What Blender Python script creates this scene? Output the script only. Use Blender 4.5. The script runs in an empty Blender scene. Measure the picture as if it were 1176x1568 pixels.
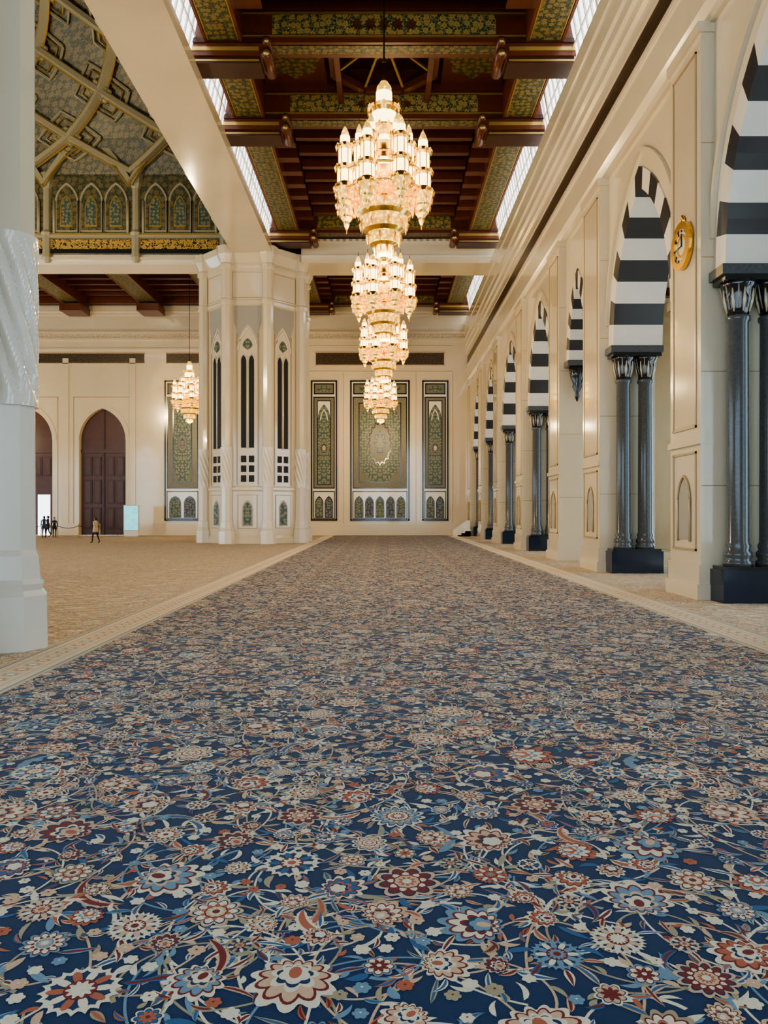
import bpy, math, random, bmesh
from math import sin, cos, pi, atan2, sqrt
from mathutils import Vector, Matrix
random.seed(7)
M = {}
# ------------------------------------------------------------------ materials
def _new(name):
    m = bpy.data.materials.new(name); m.use_nodes = True
    nt = m.node_tree; b = nt.nodes['Principled BSDF']; M[name] = m
    return m, nt, b
def c4(c): return (c[0], c[1], c[2], 1.0)
def mat(name, col, rough=.5, metal=0., col2=None, scale=1.5, spec=None, bump=0., detail=4, sheen=0, coat=0):
    m, nt, b = _new(name)
    b.inputs['Roughness'].default_value = rough
    b.inputs['Metallic'].default_value = metal
    if spec is not None: b.inputs['Specular IOR Level'].default_value = spec
    if coat:
        b.inputs['Coat Weight'].default_value = coat; b.inputs['Coat Roughness'].default_value = .04
    if sheen:
        b.inputs['Sheen Weight'].default_value = sheen; b.inputs['Sheen Roughness'].default_value = .45
        b.inputs['Sheen Tint'].default_value = (1, .97, .91, 1)
    if col2 is None: col2 = tuple(x*.86 for x in col)
    tc = nt.nodes.new('ShaderNodeTexCoord'); n = nt.nodes.new('ShaderNodeTexNoise')
    n.inputs['Scale'].default_value = scale; n.inputs['Detail'].default_value = detail
    nt.links.new(tc.outputs['Object'], n.inputs['Vector'])
    mx = nt.nodes.new('ShaderNodeMix'); mx.data_type = 'RGBA'
    mx.inputs[6].default_value = c4(col); mx.inputs[7].default_value = c4(col2)
    nt.links.new(n.outputs['Fac'], mx.inputs[0]); nt.links.new(mx.outputs[2], b.inputs['Base Color'])
    if bump:
        bp = nt.nodes.new('ShaderNodeBump'); bp.inputs['Strength'].default_value = bump; bp.inputs['Distance'].default_value = .05
        nt.links.new(n.outputs['Fac'], bp.inputs['Height']); nt.links.new(bp.outputs[0], b.inputs['Normal'])
        if coat: nt.links.new(bp.outputs[0], b.inputs['Coat Normal'])
    return m
def emis(name, col, strength, col2=None, s2=None, scale=8):
    m, nt, b = _new(name)
    b.inputs['Base Color'].default_value = c4(col)
    b.inputs['Roughness'].default_value = .15
    if col2 is None:
        b.inputs['Emission Color'].default_value = c4(col); b.inputs['Emission Strength'].default_value = strength
    else:
        tc = nt.nodes.new('ShaderNodeTexCoord'); v = nt.nodes.new('ShaderNodeTexVoronoi')
        v.inputs['Scale'].default_value = scale
        nt.links.new(tc.outputs['Object'], v.inputs['Vector'])
        r = nt.nodes.new('ShaderNodeMapRange')
        r.inputs[1].default_value = .15; r.inputs[2].default_value = .6
        nt.links.new(v.outputs['Distance'], r.inputs[0])
        mx = nt.nodes.new('ShaderNodeMix'); mx.data_type = 'RGBA'
        mx.inputs[6].default_value = c4(col); mx.inputs[7].default_value = c4(col2)
        nt.links.new(r.outputs[0], mx.inputs[0]); nt.links.new(mx.outputs[2], b.inputs['Emission Color'])
        r2 = nt.nodes.new('ShaderNodeMapRange')
        r2.inputs[3].default_value = strength; r2.inputs[4].default_value = s2
        nt.links.new(r.outputs[0], r2.inputs[0]); nt.links.new(r2.outputs[0], b.inputs['Emission Strength'])
    return m
def ornament(name, plane, scale, base, c1, c2, c3, vine, rough=.45, metal=0., sym=False, vscale=2.2, vw=.05):
    m, nt, b = _new(name)
    N = nt.nodes; L = nt.links
    b.inputs['Roughness'].default_value = rough; b.inputs['Metallic'].default_value = metal
    tc = N.new('ShaderNodeTexCoord'); sp = N.new('ShaderNodeSeparateXYZ'); L.new(tc.outputs['Object'], sp.inputs[0])
    cb = N.new('ShaderNodeCombineXYZ')
    def mth(op, a, bb=None):
        n = N.new('ShaderNodeMath'); n.operation = op
        for i, x in enumerate((a, bb)):
            if x is None: continue
            if isinstance(x, (int, float)): n.inputs[i].default_value = x
            else: L.new(x, n.inputs[i])
        return n.outputs[0]
    ax = {'x': 0, 'y': 1, 'z': 2}
    if plane == 'xyz':
        u = mth('ADD', sp.outputs[0], sp.outputs[1]); v = sp.outputs[2]
    else:
        u = sp.outputs[ax[plane[0]]]; v = sp.outputs[ax[plane[1]]]
    if sym: u = mth('ABSOLUTE', u)
    L.new(u, cb.inputs[0]); L.new(v, cb.inputs[1])
    sc = N.new('ShaderNodeVectorMath'); sc.operation = 'SCALE'; sc.inputs[3].default_value = scale
    L.new(cb.outputs[0], sc.inputs[0])
    vo = N.new('ShaderNodeTexVoronoi'); vo.voronoi_dimensions = '2D'; vo.inputs['Scale'].default_value = 1
    vo.inputs['Randomness'].default_value = .6
    L.new(sc.outputs[0], vo.inputs['Vector'])
    df = N.new('ShaderNodeVectorMath'); df.operation = 'SUBTRACT'
    L.new(sc.outputs[0], df.inputs[0]); L.new(vo.outputs['Position'], df.inputs[1])
    s2 = N.new('ShaderNodeSeparateXYZ'); L.new(df.outputs[0], s2.inputs[0])
    ang = mth('ARCTAN2', s2.outputs[1], s2.outputs[0])
    pet = mth('MULTIPLY', mth('COSINE', mth('MULTIPLY', ang, 6.0)), .06)
    dd = mth('ADD', vo.outputs['Distance'], pet)
    cr = N.new('ShaderNodeValToRGB'); cr.color_ramp.interpolation = 'CONSTANT'
    e = cr.color_ramp.elements
    e[0].position = 0; e[0].color = c4(c2); e[1].position = .1; e[1].color = c4(c1)
    for p, c in ((.2, c3), (.27, c1), (.34, base)):
        x = e.new(p); x.color = c4(c)
    L.new(dd, cr.inputs[0])
    v2 = N.new('ShaderNodeTexVoronoi'); v2.voronoi_dimensions = '2D'; v2.feature = 'DISTANCE_TO_EDGE'
    v2.inputs['Scale'].default_value = vscale
    no = N.new('ShaderNodeTexNoise'); no.inputs['Scale'].default_value = 2.0
    L.new(sc.outputs[0], no.inputs['Vector'])
    ad = N.new('ShaderNodeVectorMath'); ad.operation = 'ADD'
    L.new(sc.outputs[0], ad.inputs[0]); L.new(no.outputs['Color'], ad.inputs[1]); L.new(ad.outputs[0], v2.inputs['Vector'])
    lt = mth('LESS_THAN', v2.outputs['Distance'], vw)
    g = mth('MULTIPLY', lt, mth('GREATER_THAN', dd, .34))
    mx = N.new('ShaderNodeMix'); mx.data_type = 'RGBA'
    L.new(g, mx.inputs[0]); L.new(cr.outputs[0], mx.inputs[6]); mx.inputs[7].default_value = c4(vine)
    L.new(mx.outputs[2], b.inputs['Base Color'])
    return m
mat('marble', (.71, .62, .45), .14, col2=(.61, .52, .365), scale=.5, bump=.10, coat=.5)
mat('marble_panel', (.66, .56, .39), .12, col2=(.58, .48, .33), scale=.7, bump=.10, coat=.5)
mat('marble_white', (.78, .73, .63), .15, col2=(.70, .65, .55), scale=.6, coat=.4)
mat('marble_trim', (.46, .35, .20), .25)
mat('vault_rib', (.38, .35, .24), .35)
mat('black_marble', (.018, .02, .022), .12, spec=.6)
mat('grey_granite', (.115, .122, .125), .16, col2=(.05, .055, .06), scale=14)
mat('navy_stone', (.018, .028, .05), .12)
mat('stripe_white', (.76, .71, .62), .2)
mat('stripe_black', (.042, .042, .045), .2)
mat('slot_dark', (.006, .005, .004), .6)
mat('wood', (.155, .040, .012), .33, col2=(.08, .018, .005), scale=3)
mat('wood_dark', (.065, .016, .005), .4, col2=(.03, .008, .003), scale=3)
mat('door_wood', (.10, .030, .009), .3, col2=(.05, .014, .005), scale=2)
mat('gold', (.95, .60, .15), .2, 1.0)
mat('gold_soft', (.60, .42, .13), .35, .7)
mat('lattice_grey', (.42, .40, .34), .5, col2=(.27, .26, .22), scale=40)
mat('screen_frame', (.5, .55, .55), .4)
mat('skin', (.55, .32, .22), .6); mat('hair', (.02, .015, .012), .6)
mat('cloth_cream', (.55, .47, .36), .9); mat('cloth_dark', (.02, .02, .03), .9); mat('cloth_blue', (.03, .05, .1), .9)
mat('shoe', (.03, .02, .02), .5); mat('rope', (.02, .03, .06), .7)
emis('window_glow', (.86, .93, 1.0), 2.8)
emis('screen_glow', (.10, .62, .75), .75, (.35, .75, .80), .8, 3)
emis('crystal', (1.0, .68, .17), 2.4, (1.0, .46, .04), .55, 11)
emis('crystal_hot', (1.0, .80, .34), 4.6)
ornament('ceil_green', 'xy', 3.9, (.022, .042, .020), (.30, .21, .055), (.20, .04, .02), (.05, .085, .045), (.26, .185, .05), .4, vw=.045)
ornament('ceil_green_v', 'xz', 3.4, (.022, .050, .028), (.50, .34, .08), (.30, .05, .02), (.06, .12, .07), (.50, .34, .08), .35, vw=.06)
ornament('vault_green', 'xyz', 2.4, (.034, .052, .032), (.21, .165, .07), (.18, .05, .02), (.06, .10, .07), (.20, .155, .065), .45)
ornament('mosaic', 'xz', 4.2, (.022, .066, .060), (.28, .27, .16), (.34, .11, .05), (.05, .13, .14), (.21, .22, .13), .42, sym=True, vw=.05)
ornament('mosaic_tan', 'xz', 5, (.19, .18, .12), (.035, .06, .06), (.36, .18, .07), (.32, .28, .18), (.035, .055, .055), .42, sym=True)
ornament('mosaic_blue', 'xz', 4.5, (.014, .03, .06), (.20, .21, .18), (.30, .11, .05), (.06, .12, .17), (.15, .16, .13), .42, sym=True)
ornament('inscription', 'xz', 5.5, (.022, .012, .007), (.12, .08, .035), (.05, .03, .015), (.02, .012, .008), (.14, .095, .04), .3, vw=.06, vscale=2.0)
ornament('inscription_r', 'yz', 4.5, (.022, .012, .007), (.07, .045, .02), (.04, .025, .012), (.02, .012, .008), (.08, .05, .022), .3, vw=.05, vscale=2.0)
ornament('inscription_gold', 'xyz', 2.6, (.03, .03, .02), (.75, .48, .13), (.2, .12, .04), (.04, .04, .03), (.75, .48, .13), .3, vw=.1)
ornament('relief', 'xyz', 5, (.60, .51, .36), (.38, .30, .18), (.45, .36, .24), (.5, .41, .28), (.40, .32, .20), .4)
# ------------------------------------------------------------------ mesh builder
class MB:
    def __init__(s): s.v = []; s.f = []; s.m = []; s.sm = []
    def add(s, vs, fs, m, smooth=False):
        o = len(s.v); s.v += [tuple(p) for p in vs]
        for f in fs: s.f.append(tuple(i+o for i in f)); s.m.append(m); s.sm.append(smooth)
    def box(s, x0, x1, y0, y1, z0, z1, m):
        if x0 > x1: x0, x1 = x1, x0
        if y0 > y1: y0, y1 = y1, y0
        s.add([(x0,y0,z0),(x1,y0,z0),(x1,y1,z0),(x0,y1,z0),(x0,y0,z1),(x1,y0,z1),(x1,y1,z1),(x0,y1,z1)],
              [(0,3,2,1),(4,5,6,7),(0,1,5,4),(1,2,6,5),(2,3,7,6),(3,0,4,7)], m)
    def ext(s, poly, vec, m, m_side=None):
        n = len(poly); v = Vector(vec)
        P = [Vector(p) for p in poly]; Q = [p+v for p in P]
        s.add(P+Q, [tuple(range(n)), tuple(range(2*n-1, n-1, -1))], m)
        s.add(P+Q, [(i, (i+1) % n, n+(i+1) % n, n+i) for i in range(n)], m_side or m)
    def lathe(s, cx, cy, prof, n, m, ph=0., smooth=True, fn=None):
        vs = []
        for (z, r) in prof:
            for k in range(n):
                a = ph+2*pi*k/n; rr = r if fn is None else fn(r, a, z)
                vs.append((cx+rr*cos(a), cy+rr*sin(a), z))
        o = len(s.v); s.v += vs
        for i in range(len(prof)-1):
            mm = m(i) if callable(m) else m
            for k in range(n):
                s.f.append((o+i*n+k, o+i*n+(k+1) % n, o+(i+1)*n+(k+1) % n, o+(i+1)*n+k)); s.m.append(mm); s.sm.append(smooth)
        s.f.append(tuple(o+k for k in range(n))); s.m.append(mm); s.sm.append(False)
        s.f.append(tuple(o+(len(prof)-1)*n+k for k in range(n))); s.m.append(mm); s.sm.append(False)
    def tube(s, path, r, m, n=6, smooth=True, r2=None):
        P = [Vector(p) for p in path]; rings = []
        for i, p in enumerate(P):
            t = (P[min(i+1, len(P)-1)]-P[max(i-1, 0)]).normalized()
            up = Vector((0, 0, 1)) if abs(t.z) < .95 else Vector((1, 0, 0))
            a = t.cross(up).normalized(); b = t.cross(a).normalized()
            rr = r if not isinstance(r, (list, tuple)) else r[i]; rb = rr if r2 is None else r2
            rings += [p+a*cos(2*pi*(k+.5)/n)*rr+b*sin(2*pi*(k+.5)/n)*rb for k in range(n)]
        fs = [(i*n+k, i*n+(k+1) % n, (i+1)*n+(k+1) % n, (i+1)*n+k) for i in range(len(P)-1) for k in range(n)]
        fs += [tuple(range(n)), tuple(range((len(P)-1)*n, len(P)*n))]
        s.add(rings, fs, m, smooth)
    def mesh(s, name):
        me = bpy.data.meshes.new(name); me.from_pydata(s.v, [], s.f)
        names = []
        for x in s.m:
            if x not in names: names.append(x)
        idx = {x: i for i, x in enumerate(names)}
        for x in names: me.materials.append(M[x])
        me.polygons.foreach_set('material_index', [idx[x] for x in s.m])
        me.polygons.foreach_set('use_smooth', s.sm)
        me.update(); return me
    def obj(s, name, parent=None, loc=(0, 0, 0), fix=True):
        me = s.mesh(name)
        if fix:
            bm = bmesh.new(); bm.from_mesh(me); bmesh.ops.recalc_face_normals(bm, faces=bm.faces); bm.to_mesh(me); bm.free()
        o = bpy.data.objects.new(name, me); bpy.context.collection.objects.link(o)
        o.location = loc
        if parent: o.parent = parent
        return o
def empty(name, loc=(0, 0, 0)):
    e = bpy.data.objects.new(name, None); e.location = loc; bpy.context.collection.objects.link(e); return e
def arch(c, hw, z0, rise, n=8):
    R = (hw*hw+rise*rise)/(2*hw); tm = atan2(rise, R-hw)
    right = [(c+hw-R+R*cos(tm*i/n), z0+R*sin(tm*i/n)) for i in range(n+1)]
    left = [(2*c-u, z) for u, z in right]
    return left + right[::-1][1:]
# ------------------------------------------------------------------ CARPET
pal_blue = {'k0': (.011, .036, .100), 'k1': (.74, .66, .50), 'k2': (.44, .13, .07), 'k3': (.17, .28, .37), 'k4': (.19, .022, .02), 'k5': (.38, .32, .20), 'k6': (.04, .12, .25), 'k7': (.62, .42, .27)}
pal_beige = {'k0': (.76, .61, .41), 'k1': (.86, .76, .60), 'k2': (.58, .36, .22), 'k3': (.46, .42, .33), 'k4': (.42, .23, .14), 'k5': (.60, .50, .33), 'k6': (.50, .44, .34), 'k7': (.76, .61, .42)}
for k, c in pal_blue.items(): mat('carpet_'+k, c, 1.0, col2=tuple(x*.72 for x in c), scale=80, spec=.1, sheen=.13)
for k, c in pal_beige.items(): mat('beige_'+k, c, 1.0, col2=tuple(x*.84 for x in c), scale=80, spec=.1, sheen=.08)
T = 4.8
def carpet_tile():
    mb = MB(); rnd = random.Random(5)
    mb.add([(0, 0, 0), (T, 0, 0), (T, T, 0), (0, T, 0)], [(0, 1, 2, 3)], 'carpet_k0')
    def fan(cx, cy, rf, n, z, m, rot=0, sx=1., ox=0.):
        vs = [(cx+ox*cos(rot), cy+ox*sin(rot), z)]
        for k in range(n):
            a = 2*pi*k/n; r = rf(a); x = r*cos(a)*sx+ox; y = r*sin(a)
            vs.append((cx+x*cos(rot)-y*sin(rot), cy+x*sin(rot)+y*cos(rot), z))
        mb.add(vs, [(0, 1+k, 1+(k+1) % n) for k in range(n)], 'carpet_'+m)
    SCH = (('k1','k2','k1','k4'), ('k7','k1','k2','k1'), ('k1','k3','k7','k4'), ('k2','k1','k3','k1'), ('k3','k1','k4','k7'), ('k7','k4','k1','k2'), ('k1','k7','k4','k1'), ('k1','k6','k2','k1'), ('k5','k1','k2','k1'), ('k1','k7','k1','k2'))
    def rosette(cx, cy, R, kind, rot):
        z = .0045+rnd.random()*.0003; n = rnd.choice((9, 10, 12, 14)) if R > .1 else (8 if R > .06 else 6)
        cs = rnd.choice(SCH)
        if kind == 2 and R > .06:
            fan(cx, cy, lambda a: R*(1-.16*abs(sin(n*a))), n*8, z, cs[0], rot)
            fan(cx, cy, lambda a: R*.80*(1-.12*abs(sin(n*a))), n*8, z+.0005, 'k0', rot)
            for k in range(n):
                a = rot+2*pi*k/n; d = R*.52
                fan(cx+cos(a)*d, cy+sin(a)*d, lambda t: R*.115*(1+.15*cos(t)), 10, z+.0010+.00001*k, cs[1] if k % 2 else cs[0], a, 2.2)
            fan(cx, cy, lambda a: R*.40, 20, z+.0016, 'k4', rot); fan(cx, cy, lambda a: R*(.30+.06*cos(n*a)), n*5, z+.0022, cs[0], rot)
            fan(cx, cy, lambda a: R*.15, 10, z+.0028, cs[2], rot); return
        if kind == 1 and R > .06:
            def lobes(s, am, q): return lambda a: R*s*(.60+.55*cos(a/2)**2)*(1-am+am*abs(cos(q*a)))
            fan(cx, cy, lobes(1.14, .26, 6), 84, z, cs[0], rot, 1.0, R*.08)
            fan(cx, cy, lobes(.94, .22, 6), 72, z+.0007, 'k4' if cs[1] != 'k4' else 'k0', rot, 1.0, R*.05)
            fan(cx, cy, lobes(.86, .30, 6), 72, z+.0012, cs[1], rot, 1.0, R*.05)
            fan(cx, cy, lobes(.62, .30, 4), 48, z+.0018, cs[2], rot, 1.0, 0)
            fan(cx, cy, lobes(.48, .24, 4), 48, z+.0021, 'k0' if cs[2] != 'k3' else 'k1', rot, 1.0, 0)
            fan(cx, cy, lobes(.40, .2, 3), 36, z+.0024, cs[0], rot, 1.0, -R*.03); fan(cx, cy, lambda a: R*.15, 10, z+.003, cs[3], rot, 1.5, 0)
            return
        mk = lambda s, am, ph=0: (lambda a: R*s*((1-am)+am*abs(cos(n*a/2+ph))))
        fan(cx, cy, mk(1.0, .24), n*6, z, cs[0], rot)
        if R > .05:
            fan(cx, cy, mk(.86, .26), n*6, z+.0006, 'k0' if cs[0] != 'k3' else 'k4', rot)
            fan(cx, cy, mk(.79, .30), n*6, z+.0012, cs[1], rot)
            fan(cx, cy, mk(.60, .4, pi/2), n*4, z+.0018, cs[2], rot)
        if R > .08:
            fan(cx, cy, mk(.44, .1), n*4, z+.0022, 'k4' if cs[2] != 'k4' else 'k1', rot); fan(cx, cy, mk(.38, .1), n*4, z+.0026, cs[0], rot); fan(cx, cy, mk(.29, .5), n*4, z+.003, cs[3], rot)
        fan(cx, cy, lambda a: R*.15, 8, z+.0036, 'k1' if cs[3] != 'k1' else 'k4', rot)
    def leaf(x, y, a, l, w, bend, m, m2=None, n=6, serr=0):
        z = .0022+rnd.random()*.0014; P = []
        for i in range(n+1):
            t = i/n; aa = a+bend*t; P.append((x, y, aa)); x += cos(aa)*l/n; y += sin(aa)*l/n
        def strip(ws, zz, mm, se=0):
            vs = []
            for i, (px, py, aa) in enumerate(P):
                h = ws*sin(pi*min(1, (i/n)**.75))*(1-se*(i % 2)); vs += [(px-sin(aa)*h, py+cos(aa)*h, zz), (px+sin(aa)*h, py-cos(aa)*h, zz)]
            mb.add(vs, [(2*i, 2*i+1, 2*i+3, 2*i+2) for i in range(n)], 'carpet_'+mm)
        strip(w, z, m, serr)
        if m2: strip(w*.45, z+.0004, m2)
    pts = []
    def place(R, count, gap, tries=9000):
        out = 0
        for _ in range(tries):
            if out >= count: break
            x, y = rnd.random()*T, rnd.random()*T; ok = True
            for (px, py, pr) in pts:
                dx = abs(px-x); dx = min(dx, T-dx); dy = abs(py-y); dy = min(dy, T-dy)
                if dx*dx+dy*dy < (R+pr+gap)**2: ok = False; break
            if ok: pts.append((x, y, R)); out += 1
    place(.18, 36, .20); place(.12, 70, .08); place(.075, 120, .05); place(.038, 330, .02)
    for (x, y, R) in pts:
        rosette(x, y, R*rnd.uniform(.85, 1.15), rnd.choice((0, 1, 1, 2)), rnd.random()*6.28)
        if R > .06:
            k = rnd.choice((4, 5, 6)) if R > .1 else 3; a0 = rnd.random()*6.28
            for i in range(k):
                a = a0+2*pi*i/k
                leaf(x+cos(a)*R*.9, y+sin(a)*R*.9, a+rnd.uniform(-.8, .8), rnd.uniform(.10, .20), rnd.uniform(.013, .024), rnd.uniform(-1.6, 1.6), rnd.choice(('k1','k5','k3','k7','k6','k1')), rnd.choice((None, 'k2', 'k6', 'k4')))
    for i in range(56):
        leaf(rnd.random()*T, rnd.random()*T, rnd.random()*6.28, rnd.uniform(.36, .58), rnd.uniform(.034, .05), rnd.choice((-1, 1))*rnd.uniform(1.6, 3.0), rnd.choice(('k1','k3','k7','k1','k5')), rnd.choice(('k2','k6','k4','k3')), 18, .22)
    for i in range(190):
        x, y = rnd.random()*T, rnd.random()*T; a = rnd.random()*6.28; dr = rnd.choice((-1, 1)); cv = rnd.uniform(.7, 1.8)
        n = 42; step = .038; z = .0012+rnd.random()*.0008; vs = []; col = rnd.choice(('k1', 'k1', 'k5', 'k7', 'k3')); L = []
        w = .0062
        for j in range(n):
            ww = w*(1 if j < n-4 else 1.8)
            vs += [(x-sin(a)*ww, y+cos(a)*ww, z), (x+sin(a)*ww, y-cos(a)*ww, z)]
            if j % 4 == 2: L.append((x, y, a, j))
            x += cos(a)*step; y += sin(a)*step; a += dr*cv*step*(1+3.2*(j/n)**2)
        mb.add(vs, [(2*q, 2*q+1, 2*q+3, 2*q+2) for q in range(n-1)], 'carpet_'+col)
        for (lx, ly, la, j) in L:
            sd = 1 if (j//4) % 2 else -1
            leaf(lx, ly, la+sd*.8, rnd.uniform(.06, .12), rnd.uniform(.010, .018), -sd*1.0, rnd.choice(('k1','k3','k5','k7','k2','k1')), rnd.choice((None, None, 'k4', 'k6')))
    for i in range(300):
        leaf(rnd.random()*T, rnd.random()*T, rnd.random()*6.28, rnd.uniform(.05, .12), rnd.uniform(.009, .016), rnd.uniform(-1.5, 1.5), rnd.choice(('k1','k3','k2','k7','k5','k1')))
    return mb.mesh('carpet_tile_mesh')
tile = carpet_tile()
XL, XR = -4.2, 5.4
car = empty('floral_carpet')
for i in range(2):
    for j in range(15):
        o = bpy.data.objects.new('tile_%d_%d' % (i, j), tile); bpy.context.collection.objects.link(o)
        o.location = (XL+i*T, -6+j*T, 0.0); o.parent = car
tb = tile.copy()
for i, m in enumerate(list(tb.materials)):
    tb.materials[i] = M['beige_'+m.name.split('_')[1]]
bcar = empty('beige_carpet')
for i in list(range(-7, 0))+[2]:
    for j in range(15):
        o = bpy.data.objects.new('tile_%d_%d' % (i+7, j), tb); bpy.context.collection.objects.link(o)
        o.location = (XL+i*T if i < 0 else XR, -6+j*T, -.0005); o.parent = bcar
mb = MB()
for sx, x in ((-1, XL), (1, XR)):
    off = 0
    for w, m in ((.05, 'beige_k5'), (.03, 'carpet_k3'), (.10, 'beige_k0'), (.02, 'beige_k3'), (.34, 'beige_k7'), (.02, 'beige_k3'), (.10, 'beige_k0'), (.03, 'carpet_k3'), (.05, 'beige_k5')):
        a = x+sx*off; b2 = x+sx*(off+w); mb.box(a, b2, -6, 66, .0, .011, m); off += w
    for k in range(240):
        yy = -5.9+k*.3; xc = x+sx*.37
        P = [(xc+.13*cos(q*pi/8)*(1 if q % 2 else .6), yy+.13*sin(q*pi/8)*(1 if q % 2 else .6), .012) for q in range(16)]
        mb.ext(P, (0, 0, .001), 'beige_k3' if k % 2 else 'beige_k2')
        mb.ext([(xc+.05*cos(q*pi/3), yy+.05*sin(q*pi/3), .0131) for q in range(6)], (0, 0, .0006), 'beige_k1')
mb.obj('carpet_border')
mb = MB(); mb.box(-50, 16, -9, 67, -.3, -.01, 'marble'); mb.obj('floor')
# ------------------------------------------------------------------ generic arched wall
def arch_wall(mb, tr, bays, piers, w0, w1, z_top, spring, rise, inset, mw, stripe=True, ring=.5, nv=15, face_off=-.05):
    def bx(u0, u1, a, b, z0, z1, m):
        P = [tr(u0, a, z0), tr(u1, a, z0), tr(u1, b, z0), tr(u0, b, z0)]; Q = [tr(u0, a, z1), tr(u1, a, z1), tr(u1, b, z1), tr(u0, b, z1)]
        mb.add(P+Q, [(0,3,2,1),(4,5,6,7),(0,1,5,4),(1,2,6,5),(2,3,7,6),(3,0,4,7)], m)
    for (a, b) in piers: bx(a, b, w0, w1, 0, z_top, mw)
    for (a, b) in bays:
        sp = spring(a, b); hw = (b-a)/2-inset; c = (a+b)/2; rs = rise(a, b)
        if inset > 0:
            bx(a, a+inset, w0, w1, sp, z_top, mw); bx(b-inset, b, w0, w1, sp, z_top, mw)
        sub = 2; n = (nv*sub+1)//2
        pts = arch(c, hw, sp, rs, n); out = arch(c, hw+ring, sp, rs+ring*1.25, n)
        tot = len(pts)-1
        for i in range(tot):
            (u0, z0), (u1, z1) = pts[i], pts[i+1]; (p0, q0), (p1, q1) = out[i], out[i+1]
            mb.add([tr(u0, w0, z0), tr(u1, w0, z1), tr(u1, w0, z_top), tr(u0, w0, z_top)], [(0, 1, 2, 3)], mw)
            mb.add([tr(u0, w1, z0), tr(u1, w1, z1), tr(u1, w1, z_top), tr(u0, w1, z_top)], [(0, 1, 2, 3)], mw)
            ms = mw
            if stripe:
                vi = int((i+.5)/tot*nv); ms = 'stripe_white' if vi % 2 == 0 else 'stripe_black'
            f0 = w0+face_off
            mb.add([tr(u0, f0, z0), tr(u1, f0, z1), tr(u1, w1, z1), tr(u0, w1, z0)], [(0, 1, 2, 3)], ms)
            if ring:
                mb.add([tr(u0, f0, z0), tr(u1, f0, z1), tr(p1, f0, q1), tr(p0, f0, q0)], [(0, 1, 2, 3)], ms)
                mb.add([tr(p0, f0, q0), tr(p1, f0, q1), tr(p1, w0, q1), tr(p0, w0, q0)], [(0, 1, 2, 3)], ms)
# ------------------------------------------------------------------ RIGHT ARCADE
PI = [(-8, -5.6), (1.8, 3.8), (9.8, 11.6), (17.46, 19.3), (25.66, 27.8), (31.6, 33.6), (40, 42), (48.7, 50.7), (56.7, 58.7), (64.2, 66)]
bays = [(PI[i][1], PI[i+1][0]) for i in range(len(PI)-1)]
narrow = lambda a, b: (b-a) < 4.5
mb = MB()
arch_wall(mb, lambda u, w, z: (w, u, z), bays, PI, 7.5, 9.05, 13.1,
          lambda a, b: 8.1 if narrow(a, b) else 7.4, lambda a, b: 2.7 if narrow(a, b) else 4.1, .7, 'marble')
prof = [(7.5, 13.1), (7.38, 13.1), (7.36, 13.3), (7.2, 13.45), (7.2, 14.5), (7.13, 14.53), (7.13, 14.65), (7.2, 14.68), (7.2, 15.35), (7.12, 15.38), (7.12, 15.5), (7.2, 15.55), (7.2, 15.9),
        (7.1, 16.0), (7.1, 16.3), (7.0, 16.4), (6.98, 16.7), (6.90, 16.8), (6.90, 17.5), (6.84, 17.55), (6.84, 18.2), (7.3, 18.25), (9.05, 18.25), (9.05, 13.1)]
mb.ext([(x, -8, z) for x, z in prof], (0, 74, 0), 'marble')
mb.obj('wall_right')
mb = MB(); mb.box(7.16, 7.2, -8, 66, 14.72, 15.32, 'inscription_r'); mb.obj('trim_inscription')
mb = MB()
for i, (a, b) in enumerate(PI[1:]):
    F = 7.2
    mb.box(F, 7.5, a, b, 0, 13.12, 'marble')
    mb.box(F-.10, 7.5, a-.06, b+.06, 0, .35, 'marble'); mb.box(F-.05, 7.5, a-.03, b+.03, .35, .8, 'marble')
    mb.box(F-.06, 7.5, a-.03, b+.03, 3.55, 3.7, 'marble'); mb.box(F-.08, 7.5, a-.05, b+.05, 12.9, 13.14, 'marble')
    def frame(y0, y1, z0, z1, t=.05, m='marble_trim'):
        for q in ((y0, y0+t, z0, z1), (y1-t, y1, z0, z1), (y0, y1, z0, z0+t), (y0, y1, z1-t, z1)):
            mb.box(F-.03, F, q[0], q[1], q[2], q[3], m)
    frame(a+.22, b-.22, 1.1, 3.4); frame(a+.22, b-.22, 3.95, 12.6)
    mb.box(F-.012, F, a+.3, b-.3, 4.03, 12.52, 'marble_panel')
    c = (a+b)/2
    ar = arch(c, .32, 2.3, .5, 6)
    mb.ext([(F-.02, c-.32, 1.35)]+[(F-.02, u, z) for u, z in ar]+[(F-.02, c+.32, 1.35)], (.015, 0, 0), 'lattice_grey')
    for s in (-1, 1): mb.tube([(F-.03, c+s*.36, 1.3), (F-.03, c+s*.36, 2.3)], .03, 'marble_trim')
    mb.tube([(F-.03, u, z) for u, z in arch(c, .36, 2.3, .56, 6)], .03, 'marble_trim')
    for z in (2.6, 5.2, 7.8, 10.4): mb.box(7.21, 9.0, a-.004, a, z-.012, z+.012, 'marble_trim')
mb.obj('trim_pilaster')
mb = MB()
for (a, b) in bays:
    if narrow(a, b): continue
    c = (a+b)/2; P = arch(c, (b-a)/2-.02, 8.2, 4.4, 12)
    mb.tube([(7.46, u, z) for u, z in P], .09, 'marble', 4, False)
mb.obj('trim_arch_moulding')
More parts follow.
